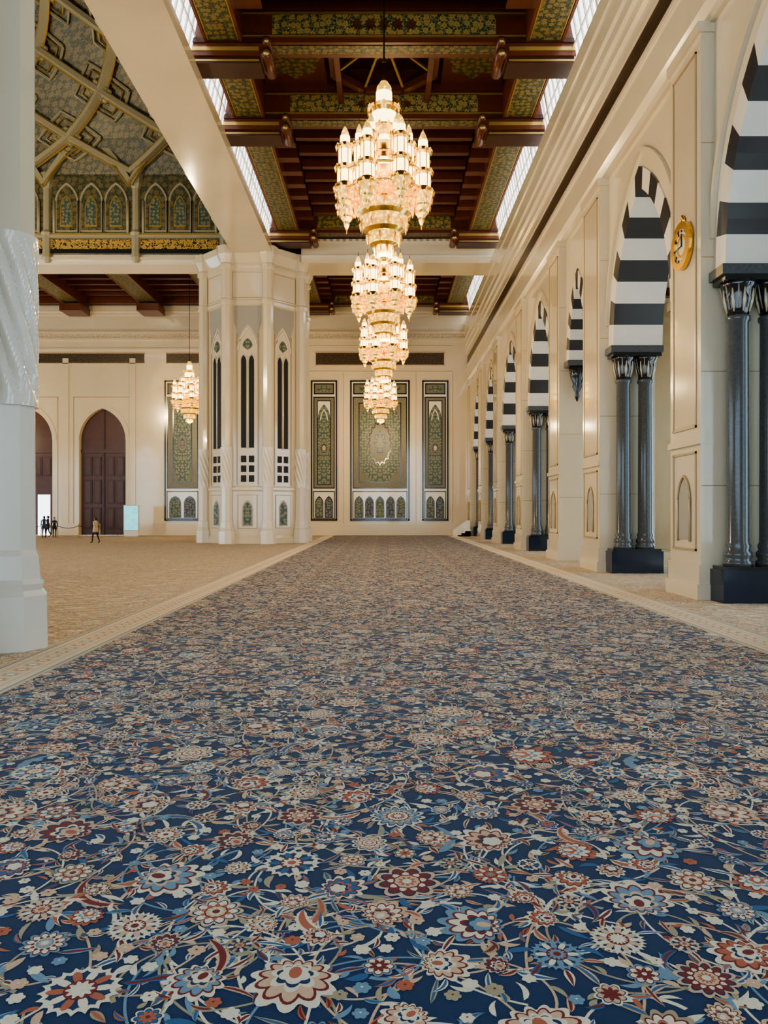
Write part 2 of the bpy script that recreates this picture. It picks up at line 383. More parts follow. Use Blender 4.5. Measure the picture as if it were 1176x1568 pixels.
def jamb(yc, name='column_pair'):
    mb = MB(); x0, x1 = 7.4, 9.08
    mb.box(x0, x1, yc-.36, yc+.36, 0, .72, 'navy_stone'); mb.box(x0+.05, x1-.05, yc-.32, yc+.32, .72, .8, 'black_marble')
    mb.box(x0-.02, x1, yc-.36, yc+.36, 7.2, 7.42, 'grey_granite'); mb.box(x0+.05, x1-.05, yc-.32, yc+.32, 7.08, 7.2, 'black_marble')
    for cx in (7.88, 8.6):
        pr = [(.8, .31), (.9, .31), (.95, .26), (1.02, .3), (1.1, .3), (1.15, .25), (1.25, .27), (1.32, .235), (6.2, .22), (6.25, .26), (6.33, .26), (6.36, .22)]
        mb.lathe(cx, yc, pr, 20, 'grey_granite')
        mb.lathe(cx, yc, [(6.36, .22), (6.5, .24), (6.7, .30), (6.9, .27), (6.98, .36), (7.1, .38)], 24, 'black_marble', fn=lambda r, a, z: r*(1+.06*cos(8*a)))
        for k in range(8):
            a = k*pi/4
            mb.tube([(cx+.24*cos(a), yc+.24*sin(a), 6.42), (cx+.29*cos(a), yc+.29*sin(a), 6.65), (cx+.33*cos(a), yc+.33*sin(a), 6.92)], [.015, .038, .014], 'marble_panel', 5)
            a += pi/8; mb.tube([(cx+.24*cos(a), yc+.24*sin(a), 6.5), (cx+.31*cos(a), yc+.31*sin(a), 6.75), (cx+.37*cos(a), yc+.37*sin(a), 7.02)], [.01, .02, .01], 'lattice_grey', 5)
    return mb.obj(name)
def corbel(yc):
    mb = MB()
    for cx in (7.85, 8.6):
        mb.lathe(cx, yc, [(6.5, .03), (6.7, .1), (6.85, .08), (7.1, .2), (7.2, .17), (7.5, .28), (7.9, .33)], 16, 'black_marble')
    mb.box(7.4, 9.08, yc-.36, yc+.36, 7.9, 8.12, 'grey_granite'); mb.obj('corbel')
for (a, b) in bays:
    if narrow(a, b): corbel(a+.37); corbel(b-.37)
    else: jamb(a+.37); jamb(b-.37)
mb = MB(); cy, cz = 18.35, 8.35
def ringx(x0, x1, r0, r1, m, n=32):
    for k in range(n):
        a0, a1 = 2*pi*k/n, 2*pi*(k+1)/n
        mb.ext([(x1, cy+r0*cos(a0), cz+r0*sin(a0)), (x1, cy+r1*cos(a0), cz+r1*sin(a0)), (x1, cy+r1*cos(a1), cz+r1*sin(a1)), (x1, cy+r0*cos(a1), cz+r0*sin(a1))], (x0-x1, 0, 0), m)
ringx(7.06, 7.17, .40, .56, 'gold'); ringx(7.12, 7.17, .0, .42, 'marble_white'); ringx(7.10, 7.15, .22, .28, 'gold')
for k in range(12):
    a = k*pi/6; mb.box(7.1, 7.13, cy+.36*cos(a)-.025, cy+.36*cos(a)+.025, cz+.36*sin(a)-.025, cz+.36*sin(a)+.025, 'black_marble')
mb.box(7.09, 7.12, cy-.012, cy+.012, cz, cz+.3, 'black_marble'); mb.box(7.09, 7.12, cy, cy+.2, cz-.012, cz+.012, 'black_marble')
mb.tube([(7.14, cy-.08, cz+.55), (7.14, cy, cz+.72), (7.14, cy+.08, cz+.55)], .04, 'gold')
mb.obj('wall_clock')
# right aisle
mb = MB()
ob = []
for (a, b) in bays: ob.append(((a+b)/2-1.5 if narrow(a, b) else (a+b)/2-2, (a+b)/2+1.5 if narrow(a, b) else (a+b)/2+2))
op = []; prev = -8
for (a, b) in ob: op.append((prev, a)); prev = b
op.append((prev, 66))
arch_wall(mb, lambda u, w, z: (w, u, z), ob, op, 15, 15.8, 13.1, lambda a, b: 7.0, lambda a, b: 3.2, 0, 'marble', stripe=False, ring=.3)
for (a, b) in ob:
    mb.box(15, 15.8, a, b, 0, .6, 'marble')
    for k in range(1, 4): mb.box(15.35, 15.45, a+(b-a)*k/4-.04, a+(b-a)*k/4+.04, .6, 10, 'gold_soft')
    for z in (3, 5.4, 7): mb.box(15.35, 15.45, a, b, z-.04, z+.04, 'gold_soft')
mb.obj('wall_aisle')
mb = MB(); mb.box(9.05, 15.8, -8, 66, 13.1, 13.5, 'marble')
for k in range(18): mb.box(9.05, 15, -6+k*4, -5.6+k*4, 12.7, 13.1, 'wood')
mb.obj('ceiling_aisle')
# ------------------------------------------------------------------ BACK WALL
mb = MB(); Y = 66.
dX = [-36.8, -30.5, -24.2]; db = [(x-2.0, x+2.0) for x in dX]
dp = [(-50, -38.8), (-34.8, -32.5), (-28.5, -26.2), (-22.2, 16)]
arch_wall(mb, lambda u, w, z: (u, w, z), db, dp, Y, Y+1.0, 22, lambda a, b: 8.2, lambda a, b: 2.7, 0, 'marble', stripe=False, ring=.35)
for (p, q) in dp: mb.box(p, min(q, 8), Y-.06, Y, 0, 1.0, 'marble')
for z0, z1, d, m in ((16.75, 16.92, .10, 'marble'), (16.92, 17.3, .06, 'relief'), (17.3, 17.48, .16, 'marble'), (18.9, 19.15, .12, 'marble'), (19.15, 19.6, .3, 'marble')):
    mb.box(-50, 7.15, Y-d, Y, z0, z1, m)
for x in (-21.6, -27.35, -33.65): mb.box(x-.25, x+.25, Y-.08, Y, 1, 15.2, 'marble')
mb.box(-50, -14, Y-.1, Y, 15.9, 16.05, 'marble')
for x in (-3.5, 2.75, -6.6, 5.9): mb.box(x-.02, x+.02, Y-.02, Y, 1, 14.0, 'marble_trim')
for z in (14.1, 16.3): mb.box(-6.6, 5.9, Y-.02, Y, z-.02, z+.02, 'marble_trim')
for x in (-24.2, -30.5):
    for q in ((x-2.5, x-2.44, 1, 11.9), (x+2.44, x+2.5, 1, 11.9), (x-2.5, x+2.5, 11.84, 11.9)): mb.box(q[0], q[1], Y-.03, Y, q[2], q[3], 'marble_trim')
mb.obj('wall_back')
for n_, x in enumerate(dX):
    mb = MB()
    if n_ == 1:
        mb.box(x-2, x+.5, Y+.5, Y+.6, 0, 11, 'door_wood'); mb.box(x+1.6, x+2, Y+.5, Y+.6, 0, 11, 'door_wood'); mb.box(x+.5, x+1.6, Y+.5, Y+.6, 3.5, 11, 'door_wood')
        mb.box(x+.5, x+1.6, Y+.9, Y+.95, 0, 3.5, 'window_glow')
    else: mb.box(x-2, x+2, Y+.5, Y+.6, 0, 11, 'door_wood')
    for s in (-1, 1):
        for z0, z1 in ((.5, 2.4), (2.7, 4.8), (5.1, 6.8)):
            for (p, q) in ((.25, .9), (1.05, 1.75)):
                if n_ == 1 and s == 1 and z0 < 4: continue
                mb.box(x+s*p, x+s*q, Y+.44, Y+.5, z0, z1, 'wood_dark')
                mb.box(x+s*(p+.12), x+s*(q-.12), Y+.41, Y+.44, z0+.15, z1-.15, 'door_wood')
    mb.box(x-2, x+2, Y+.38, Y+.5, 7.1, 7.4, 'door_wood'); mb.box(x-.05, x+.05, Y+.4, Y+.5, 4 if n_ == 1 else 0, 11, 'wood_dark')
    mb.obj('door_%d' % (n_+1))
for i, (x0, x1, z0, z1) in enumerate(((-5.85, 5.15, 14.65, 15.65), (-30, -20.6, 14.8, 15.6), (-18.7, -12, 14.8, 15.6))):
    mb = MB(); mb.box(x0, x1, Y-.05, Y, z0, z1, 'inscription')
    for q in ((x0-.06, x1+.06, z0-.06, z0), (x0-.06, x1+.06, z1, z1+.06)): mb.box(q[0], q[1], Y-.08, Y, q[2], q[3], 'marble_trim')
    mb.obj('inscription_band')
def panel(xc, w, kind):
    mb = MB(); h = w/2; z0, z1 = 1.25, 13.3
    def fr(x0, x1, za, zb, t, m, d):
        for q in ((x0, x0+t, za, zb), (x1-t, x1, za, zb), (x0, x1, za, za+t), (x0, x1, zb-t, zb)): mb.box(q[0], q[1], -d, 0, q[2], q[3], m)
    mb.box(-h, h, -.05, 0, z0, z1, 'marble_white'); fr(-h, h, z0, z1, .13, 'black_marble', .09)
    fr(-h+.25, h-.25, 12.1, 13.05, .1, 'black_marble', .08); mb.box(-h+.35, h-.35, -.06, 0, 12.2, 12.95, 'mosaic_tan')
    mb.ext([(cos(a)*(h-.5), -.07, 12.58+.26*sin(a)) for a in [2*pi*k/16 for k in range(16)]], (0, .01, 0), 'mosaic')
    mb.box(-h+.2, h-.2, -.06, 0, 4.0, 11.9, 'black_marble'); t = .42 if w > 3 else .22
    mb.box(-h+.3, h-.3, -.07, 0, 4.1, 11.8, 'mosaic_tan'); mb.box(-h+.3+t, h-.3-t, -.08, 0, 4.1+t, 11.8-t, 'black_marble')
    mb.box(-h+.38+t, h-.38-t, -.09, 0, 4.18+t, 11.72-t, 'mosaic')
    ih = h-.38-t
    if kind == 'narrow':
        A = arch(0, ih, 10.0, 1.25, 8); zt = 11.72-t
        for s in (-1, 1):
            mb.ext([(-s*ih, -.10, 10.0)]+[(s*u, -.10, z) for u, z in A][1:len(A)//2+1]+[(0, -.10, zt), (-s*ih, -.10, zt)], (0, .01, 0), 'marble_white')
        B = arch(0, ih*.55, 9.9, .9, 8); mb.tube([(u, -.1, z) for u, z in B], .05, 'marble_white')
        for r, m, d in ((.42, 'mosaic_tan', .1), (.3, 'mosaic_blue', .11), (.14, 'gold_soft', .12)):
            mb.ext([(r*cos(2*pi*k/20)*(1+.12*cos(4*2*pi*k/20)), -d, 7.5+1.5*r*sin(2*pi*k/20)) for k in range(20)], (0, .01, 0), m)
    else:
        q_ = min(1, ih/1.75)
        for r, m, d in ((.95, 'black_marble', .1), (.88, 'mosaic_tan', .105), (.55, 'mosaic_blue', .11), (.25, 'mosaic_tan', .12)):
            r *= q_; mb.ext([(r*cos(2*pi*k/48)*(1+.08*cos(16*2*pi*k/48)), -d, 7.9+1.9*r*sin(2*pi*k/48)*(1+.08*cos(16*2*pi*k/48))) for k in range(48)], (0, .005, 0), m)
        for sx in (-1, 1):
            for zz, sz in ((4.18+t, 1), (11.72-t, -1)):
                mb.ext([(sx*ih, -.10, zz), (sx*(ih-1.0*q_), -.10, zz), (sx*(ih-.75*q_), -.10, zz+sz*.4), (sx*(ih-.3*q_), -.10, zz+sz*.7), (sx*ih, -.10, zz+sz*1.5)], (0, .01, 0), 'mosaic_tan')
    mb.box(-h+.2, h-.2, -.06, 0, 1.4, 3.8, 'marble_white'); fr(-h+.2, h-.2, 1.4, 3.8, .07, 'black_marble', .08)
    n = 5 if w > 3.5 else 2; cw = (w-.6)/n
    for k in range(n):
        c = -h+.3+cw*(k+.5); r = cw*.36
        A = arch(c, r+.06, 2.75, .62, 6); mb.ext([(c-r-.06, -.075, 1.5)]+[(u, -.075, z) for u, z in A]+[(c+r+.06, -.075, 1.5)], (0, .02, 0), 'black_marble')
        A = arch(c, r, 2.75, .5, 6); mb.ext([(c-r, -.09, 1.56)]+[(u, -.09, z) for u, z in A]+[(c+r, -.09, 1.56)], (0, .02, 0), 'mosaic_blue' if k % 2 else 'mosaic')
    mb.obj('mosaic_panel', loc=(xc, Y-.001, 0))
panel(-5.15, 2.25, 'narrow'); panel(-.35, 5.1, 'wide'); panel(4.4, 2.25, 'narrow'); panel(-17.3, 3.1, 'wide'); panel(-12.2, 3.1, 'wide')
# ------------------------------------------------------------------ OCTAGONAL PILLARS
def pillar(cx, cyy):
    mb = MB(); Rv = 3.40
    def octa(apo): return apo/cos(pi/8)
    prof = [(0, 3.12), (.35, 3.12), (.5, 3.0), (3.3, 3.0), (3.4, 3.06), (3.55, 3.06), (3.65, 2.97), (15.0, 2.97), (15.1, 3.12), (15.3, 3.12), (15.4, 3.05), (17.2, 3.05), (17.3, 3.15), (17.5, 3.15), (17.7, 3.1), (18.2, 3.45), (18.6, 3.5)]
    mb.lathe(0, 0, [(z, octa(a)) for z, a in prof], 8, 'marble', ph=pi/8, smooth=False)
    def flute(r, an, z):
        e = max(0., min(1, (z-3.6)*2.2, (6.0-z)*2.2)); t = 8*an+(z-3.75)*8.8
        return r*(1-.24*e*(1-abs(sin(t/2))))
    for k in range(8):
        a = pi/8+k*pi/4; bx, by = Rv*cos(a), Rv*sin(a)
        mb.lathe(bx, by, [(0, .54), (.78, .52), (.86, .45), (.95, .48), (1.02, .43), (1.36, .40), (1.45, .36), (3.55, .345)], 8, 'marble_white', ph=a+pi/8, smooth=False)
        zs = [3.55+2.5*i/64 for i in range(65)]
        mb.lathe(bx, by, [(z, .375) for z in zs], 96, 'marble_white', smooth=False, fn=flute)
        mb.lathe(bx, by, [(6.05, .345), (15.0, .335), (15.1, .42), (15.3, .42), (15.4, .345), (17.2, .345), (17.3, .44), (17.5, .44), (17.6, .37), (18.1, .6), (18.6, .64)], 8, 'marble', ph=a+pi/8, smooth=False)
    for k in range(8):
        ang = k*pi/4; nrm = Vector((cos(ang), sin(ang), 0)); tan = Vector((-sin(ang), cos(ang), 0))
        def P(u, z, d): return nrm*d+tan*u+Vector((0, 0, z))
        def poly(pts, d, m, th=.02): mb.ext([P(u, z, d) for u, z in pts], tuple(-nrm*th), m)
        d = 3.0
        poly([(-.62, .95), (.62, .95), (.62, 3.1), (-.62, 3.1)], d+.03, 'marble_trim')
        poly([(-.57, 1.0), (.57, 1.0), (.57, 3.05), (-.57, 3.05)], d+.035, 'marble')
        A = arch(0, .34, 2.2, .55, 6); poly([(-.34, 1.1)]+A+[(.34, 1.1)], d+.05, 'lattice_grey')
        A = arch(0, .26, 2.2, .42, 6); poly([(-.26, 1.18)]+A+[(.26, 1.18)], d+.06, 'mosaic')
        for s in (-1, 1):
            poly([(s*.66-.03, 3.7), (s*.66+.03, 3.7), (s*.66+.03, 13.3), (s*.66-.03, 13.3)], d+.02, 'marble_trim', .06)
            c = s*.25; A = arch(c, .16, 11.5, .4, 5); poly([(c-.16, 6.05)]+A+[(c+.16, 6.05)], d+.0, 'slot_dark')
            for r in range(3): poly([(c-.17, 3.9+r*.62), (c+.17, 3.9+r*.62), (c+.17, 4.32+r*.62), (c-.17, 4.32+r*.62)], d+.0, 'slot_dark')
            mb.tube([P(c+q, z, d) for q, z in arch(0, .2, 11.55, .5, 6)], .03, 'marble_white', 5)
        mb.tube([P(0, 6.0, d), P(0, 11.6, d)], .04, 'marble_white', 6)
        poly([(-.85, 15.0), (.85, 15.0), (.85, 14.0), (.62, 13.2), (.62, 12.9), (.3, 13.5), (0, 13.85), (-.3, 13.5), (-.62, 12.9), (-.62, 13.2), (-.85, 14.0)], d+.0, 'lattice_grey', .03)
        mb.tube([P(q, z, d) for q, z in arch(0, .6, 12.2, 1.35, 8)], .05, 'marble_white', 5)
        A = arch(0, .3, 12.45, .5, 8); poly(A+[(0, 12.2)], d+.01, 'mosaic')
        for q in (-.95, .95): poly([(q-.02, 15.5), (q+.02, 15.5), (q+.02, 17.1), (q-.02, 17.1)], 3.07, 'marble_trim', .03)
        for q in (15.5, 17.1): poly([(-.95, q-.02), (.95, q-.02), (.95, q+.02), (-.95, q+.02)], 3.07, 'marble_trim', .03)
    return mb.obj('octagonal_pillar', loc=(cx, cyy, 0))
pillar(-8.6, 51.4); pillar(-8.65, 10.05); pillar(-47.2, 51.4)
# ------------------------------------------------------------------ NAVE CEILING
mb = MB()
mb.box(-7.4, 9.05, -8, 50, 21.6, 22, 'wood_dark'); mb.box(-9.4, 9.05, 50, 66, 21.6, 22, 'wood_dark'); mb.box(-50, -9.4, 51.6, 66, 21.6, 22, 'wood_dark')
mb.box(-50, -7.4, -8, 13.5, 20.0, 22, 'wood_dark')
mb.box(7.3, 9.05, -8, 66, 18.3, 21.6, 'marble'); mb.box(-9.4, -7.25, -8, 66, 18.8, 21.6, 'marble')
mb.obj('ceiling')
mb = MB()
def lbeam(x0, x1, y0, y1):
    mb.box(x0, x1, y0, y1, 19.5, 21.6, 'wood'); w = abs(x1-x0); a = min(x0, x1)
    mb.box(a+.14, a+w-.14, y0, y1, 19.47, 19.5, 'ceil_green')
    for q in (a, a+w-.1): mb.box(q, q+.1, y0, y1, 19.42, 19.5, 'wood')
    for q in (a+.12, a+w-.16): mb.box(q, q+.04, y0, y1, 19.45, 19.5, 'gold_soft')
def tbeam(y, x0=-5.25, x1=5.25, d=1.1):
    mb.box(x0, x1, y, y+d, 19.5, 21.6, 'wood'); mb.box(x0+1.1, x1-1.1, y-.03, y, 19.72, 20.45, 'ceil_green_v'); mb.box(x0+1, x1-1, y+.3, y+d-.3, 19.47, 19.5, 'ceil_green')
    for z in (19.62, 20.48): mb.box(x0, x1, y-.06, y, z, z+.05, 'gold_soft')
    mb.box(x0, x1, y-.12, y, 20.62, 20.9, 'wood'); mb.box(x0, x1, y-.04, y+.1, 19.4, 19.56, 'wood')
    for k in range(5):
        xx = -1.0+.5*k
        mb.ext([(xx+.24*cos(2*pi*q/16)*(1 if q % 2 else .6), y-.05, 20.08+.26*sin(2*pi*q/16)*(1 if q % 2 else .6)) for q in range(16)], (0, .02, 0), 'gold')
def wing(y, s, xa=4.35, xb=7.3, d=1.25, yo=0):
    y += yo
    mb.box(s*xa, s*xb, y, y+d, 18.95, 19.5, 'wood'); mb.box(s*(xa+.3), s*xb, y-.03, y, 19.12, 19.26, 'gold_soft')
    mb.box(s*xa, s*xb, y-.08, y+d+.08, 19.4, 19.56, 'wood_dark'); mb.box(s*(xa+.5), s*xb, y+.2, y+d-.2, 18.92, 18.95, 'ceil_green')
    mb.box(s*(xa+.25), s*xb, y+.1, y+d-.1, 18.72, 18.95, 'wood_dark'); mb.box(s*(xa+.3), s*xb, y+.07, y+.1, 18.78, 18.85, 'gold_soft')
    mb.box(s*6.6, s*xb, y, y+d, 19.5, 21.5, 'wood')
    mb.tube([(s*xa, y-.1, 19.0), (s*xa, y+d+.1, 19.0)], .2, 'wood', 14); mb.tube([(s*xa, y-.12, 19.0), (s*xa, y-.08, 19.0)], .12, 'gold_soft', 14)
    mb.tube([(s*xa, y-.1, 19.45), (s*xa, y+d+.1, 19.45)], .16, 'wood', 14); mb.tube([(s*xa, y-.12, 19.45), (s*xa, y-.08, 19.45)], .09, 'gold_soft', 14)
for s in (-1, 1):
    lbeam(s*5.25, s*6.65, -8, 49.2); lbeam(s*5.25, s*6.65, 51.8, 65.6)
    for y in (8.5, 14.5, 28.5, 34, 47.6, 52, 64.2): wing(y, s, xb=7.2)
for y in (8.5, 14.5, 28.5, 34): tbeam(y)
tbeam(47.9); tbeam(51.95); tbeam(64.6, d=1.0)
for rng in ((15.9, 28), (35.6, 47.6), (53.2, 64.2)):
    y = rng[0]
    while y < rng[1]:
        mb.box(-5.25, 5.25, y, y+.32, 20.1, 20.5, 'wood'); mb.box(-5.25, 5.25, y-.05, y+.37, 20.5, 20.62, 'wood_dark')
        for s in (-1, 1): mb.box(s*4.3, s*5.25, y-.1, y+.42, 19.8, 20.5, 'wood'); mb.box(s*4.3, s*4.34, y-.1, y+.42, 19.9, 20.4, 'gold_soft')
        y += 1.55
    c = (rng[0]+rng[1])/2
    mb.box(-4, 4, rng[0]+.2, rng[1]-.3, 20.95, 21.1, 'wood')
    for s in (-1, 1): mb.ext([(s*(2.6+1.0*cos(2*pi*k/24)*(1+.1*cos(16*pi*k/24))), c+2.4*sin(2*pi*k/24), 20.92) for k in range(24)], (0, 0, .03), 'ceil_green')
def oct_ring(c, r, z, w, h, m):
    P = [(c[0]+r*cos(pi/8+k*pi/4), c[1]+r*.95*sin(pi/8+k*pi/4), z) for k in range(9)]
    for i in range(8): mb.tube([P[i], P[i+1]], w, m, 4, False)
    return P
for c in ((0, 31.8), (0, 12.0)):
    P = oct_ring(c, 2.3, 20.6, .2, .3, 'wood'); Q = oct_ring(c, .8, 21.3, .12, .2, 'gold_soft')
    for i in range(8): mb.tube([P[i], Q[i]], .07, 'gold_soft', 4, False)
    for s in (-1, 1):
        mb.tube([(s*1.9, c[1]-2.2, 20.2), (s*1.9, c[1]+2.2, 20.2)], .16, 'wood', 4, False)
        mb.box(s*2.5, s*5.2, c[1]-2.1, c[1]+2.1, 20.9, 21.0, 'wood')
        mb.ext([(s*(3.8+1.1*cos(2*pi*k/32)*(1+.12*cos(8*2*pi*k/32))), c[1]+1.5*sin(2*pi*k/32)*(1+.12*cos(8*2*pi*k/32)), 20.86) for k in range(32)], (0, 0, .03), 'ceil_green')
for x in (-13.5, -19.6, -26, -32, -38): lbeam(x-.8, x+.8, 52.9, 65.6)
for k in range(8):
    y = 53.5+1.5*k; mb.box(-49.9, -9.6, y, y+.3, 20.1, 20.6, 'wood')
mb.box(-49.9, -12, 65.1, 65.65, 19.7, 20.4, 'wood')
for x in (-13.5, -19.6, -26, -32): mb.box(x-.9, x+.9, 63.6, 65.6, 18.7, 19.3, 'wood')
mb.obj('ceiling_beams')
mb = MB()
mb.box(-5.3, 7.4, 49.2, 51.8, 17.95, 19.42, 'marble'); mb.box(-5.3, 7.4, 49.08, 51.92, 19.25, 19.45, 'marble_white'); mb.box(-5.3, 7.4, 49.1, 51.9, 18.3, 18.42, 'marble_white')
for k in range(30): mb.box(-5.1+k*.41, -4.9+k*.41, 49.0, 49.1, 19.3, 19.42, 'marble_trim')
mb.box(-9.5, -7.0, -8, 48.6, 18.2, 18.78, 'marble')
mb.box(-9.5, -7.6, 54.2, 65.9, 18.3, 18.8, 'marble')
mb.box(-45, -11.9, 50.6, 52.6, 18.3, 18.95, 'marble_white'); mb.box(-45, -11.9, 50.4, 52.7, 18.6, 18.75, 'marble')
mb.box(-48, -9.5, 12.5, 13.6, 18.2, 20, 'marble')
mb.obj('trim_beam')
for nm, s, xa, za, y1 in (('window_right', 1, 7.28, 18.2, 66), ('window_left', -1, 7.22, 18.75, 48.5)):
    mb = MB(); y0 = -8; xb, zb = 6.68, 21.5
    mb.ext([(s*xa, y0, za), (s*xb, y0, zb), (s*(xb+.04), y0, zb), (s*(xa+.04), y0, za)], (0, y1-y0, 0), 'window_glow')
    y = y0; k = 0
    while y < y1:
        t = .18 if k % 6 == 0 else .06
        mb.ext([(s*(xa-.07), y, za), (s*(xb-.07), y, zb), (s*xb, y, zb), (s*xa, y, za)], (0, t, 0), 'marble_white'); y += .62; k += 1
    for f in (.33, .66):
        X_, Z_ = xa+(xb-xa)*f, za+(zb-za)*f; mb.box(s*(X_-.07), s*X_, y0, y1, Z_-.03, Z_+.03, 'marble_white')
    mb.obj(nm)
# ------------------------------------------------------------------ DOME GALLERY + VAULT
CX, CY, HF = -28., 32., 18.5
side = [-17.5, -11.7, -5.85, 0, 5.85, 11.7, 17.5]; base = []
for q in range(4):
    for t in side:
        x, y = t, HF
        for _ in range(q): x, y = y, -x
        base.append((x, y))
NB = len(base)
def rp(s, z, u):
    i = int(math.floor(u)); f = u-i; a = base[i % NB]; b = base[(i+1) % NB]
    x, y = a[0]*(1-f)+b[0]*f, a[1]*(1-f)+b[1]*f
    if s < .999:
        r = sqrt(x*x+y*y); k = min(1, (1-s)*3.2); rr = r*(1-k)+19.2*k; x, y = x/r*rr, y/r*rr
    return Vector((CX+x*s, CY+y*s, z))
mb = MB()
for i in range(NB):
    a, b = rp(1, 0, i), rp(1, 0, i+.9999); t = (b-a); L = t.length; t = t/L; nrm = Vector((-t.y, t.x, 0))
    if nrm.dot(Vector((CX, CY, 0))-a) < 0: nrm = -nrm
    def P(u, z, d): return a+t*u+nrm*d+Vector((0, 0, z))
    def poly(pts, d, m, th=.05): mb.ext([P(u, z, d) for u, z in pts], tuple(-nrm*th), m)
    R = lambda u0, u1, z0, z1, d, m, th=.05: poly([(u0, z0), (u1, z0), (u1, z1), (u0, z1)], d, m, th)
    R(0, L, 18.96, 24.2, 0, 'vault_green', .4); R(0, L, 18.97, 19.25, .12, 'black_marble', .1)
    q = rp(1, 0, i); mb.lathe(q.x, q.y, [(18.4, .15), (18.7, .35), (19.1, .3), (20.1, .32), (20.3, .42), (20.5, .25), (23.2, .25), (23.5, .4), (24.2, .45)], 8, 'vault_rib', smooth=False)
    if L < 2: continue
    R(.3, L-.3, 19.28, 19.9, .05, 'inscription_gold')
    R(0, L, 19.95, 20.15, .25, 'vault_rib', .3); R(0, L, 20.15, 20.3, .15, 'gold_soft', .2)
    n = 3; cw = (L-1.0)/n
    for k in range(n):
        c = .5+cw*(k+.5); r = cw*.40
        A = arch(c, r+.13, 22.3, 1.35, 6); poly([(c-r-.13, 20.4)]+A+[(c+r+.13, 20.4)], .08, 'vault_rib')
        A = arch(c, r, 22.3, 1.15, 6); poly([(c-r, 20.5)]+A+[(c+r, 20.5)], .11, 'vault_green')
        A = arch(c, r*.62, 21.9, .9, 6); poly([(c-r*.62, 20.7)]+A+[(c+r*.62, 20.7)], .13, 'gold_soft')
        A = arch(c, r*.52, 21.9, .75, 6); poly([(c-r*.52, 20.8)]+A+[(c+r*.52, 20.8)], .15, 'mosaic')
        for q in (-1, 1): mb.tube([P(c+q*(r+.16), 20.3, .12), P(c+q*(r+.16), 22.4, .12)], .09, 'vault_rib', 6)
lev = [(1.0, 24.2), (.97, 26.2), (.92, 28.4), (.86, 30.6), (.78, 32.8), (.68, 34.8), (.56, 36.5), (.42, 37.8), (.26, 38.7), (.08, 39.1)]
cum = [0]
for i in range(NB):
    a, b = base[i], base[(i+1) % NB]; cum.append(cum[-1]+sqrt((a[0]-b[0])**2+(a[1]-b[1])**2))
def uu(d):
    d %= cum[-1]
    for i in range(NB):
        if d <= cum[i+1]: return i+(d-cum[i])/(cum[i+1]-cum[i])*.9999
    return 0
def lv(f, o=.0):
    i = min(int(f), len(lev)-2); g = f-i; return (lev[i][0]*(1-g)+lev[i+1][0]*g-o, lev[i][1]*(1-g)+lev[i+1][1]*g-o*9*min(1, f/4))
# fine shell
NU = 160; NF = 36; F1 = len(lev)-1
grid = [[rp(*lv(F1*j/NF), uu(cum[-1]*i/NU)) for i in range(NU)] for j in range(NF+1)]
mb.add([p for r in grid for p in r], [(j*NU+i, j*NU+(i+1) % NU, (j+1)*NU+(i+1) % NU, (j+1)*NU+i) for j in range(NF) for i in range(NU)], 'vault_green')
mb.add(grid[-1], [tuple(range(NU))], 'vault_green')
NR = 20; st = cum[-1]/NR
for i in range(NR):
    for sg in (-1, 1):
        mb.tube([rp(*lv(k*.25, .012), uu((i+sg*.125*k)*st)) for k in range(33)], .36, 'vault_rib', 4, False, r2=.2)
        for off in (-.07, .07):
            mb.tube([rp(*lv(k*.25, .012), uu((i+off+sg*.125*k)*st)) for k in range(33)], .05, 'gold_soft', 4, False)
    for f in (1, 2, 3, 4, 5, 6):   # kite frames and medallions inside each vault cell
        cu = i+.5*(f % 2)
        def kite(s_, o):
            Q = []
            for q in range(25):
                t = 2*pi*q/24; e = 1/(abs(cos(t))+abs(sin(t)))**.8
                Q.append(rp(*lv(f+.80*s_*sin(t)*e, o), uu((cu+s_*.37*cos(t)*e)*st)))
            return Q
        mb.tube(kite(.80, .006), .09, 'vault_rib', 4, False)
        mb.tube(kite(.60, .006), .05, 'gold_soft', 4, False)
        K0 = kite(.34, .012); c0 = rp(*lv(float(f), .014), uu(cu*st))
        mb.add([c0]+K0[:-1], [(0, 1+q, 1+(q+1) % 24) for q in range(24)], 'mosaic')
        mb.tube(K0, .05, 'gold_soft', 4, False)
for i in range(NB):
    if i % 7 == 6: continue
    mb.tube([rp(.985, 23.4+3.0*(1-abs(2*k/16-1)**1.7), i+k/16*.9999) for k in range(17)], .25, 'vault_rib', 4, False)
    mb.tube([rp(.978, 23.2+2.6*(1-abs(2*k/16-1)**1.7), i+k/16*.9999) for k in range(17)], .07, 'gold_soft', 4, False)
mb.obj('dome_vault')
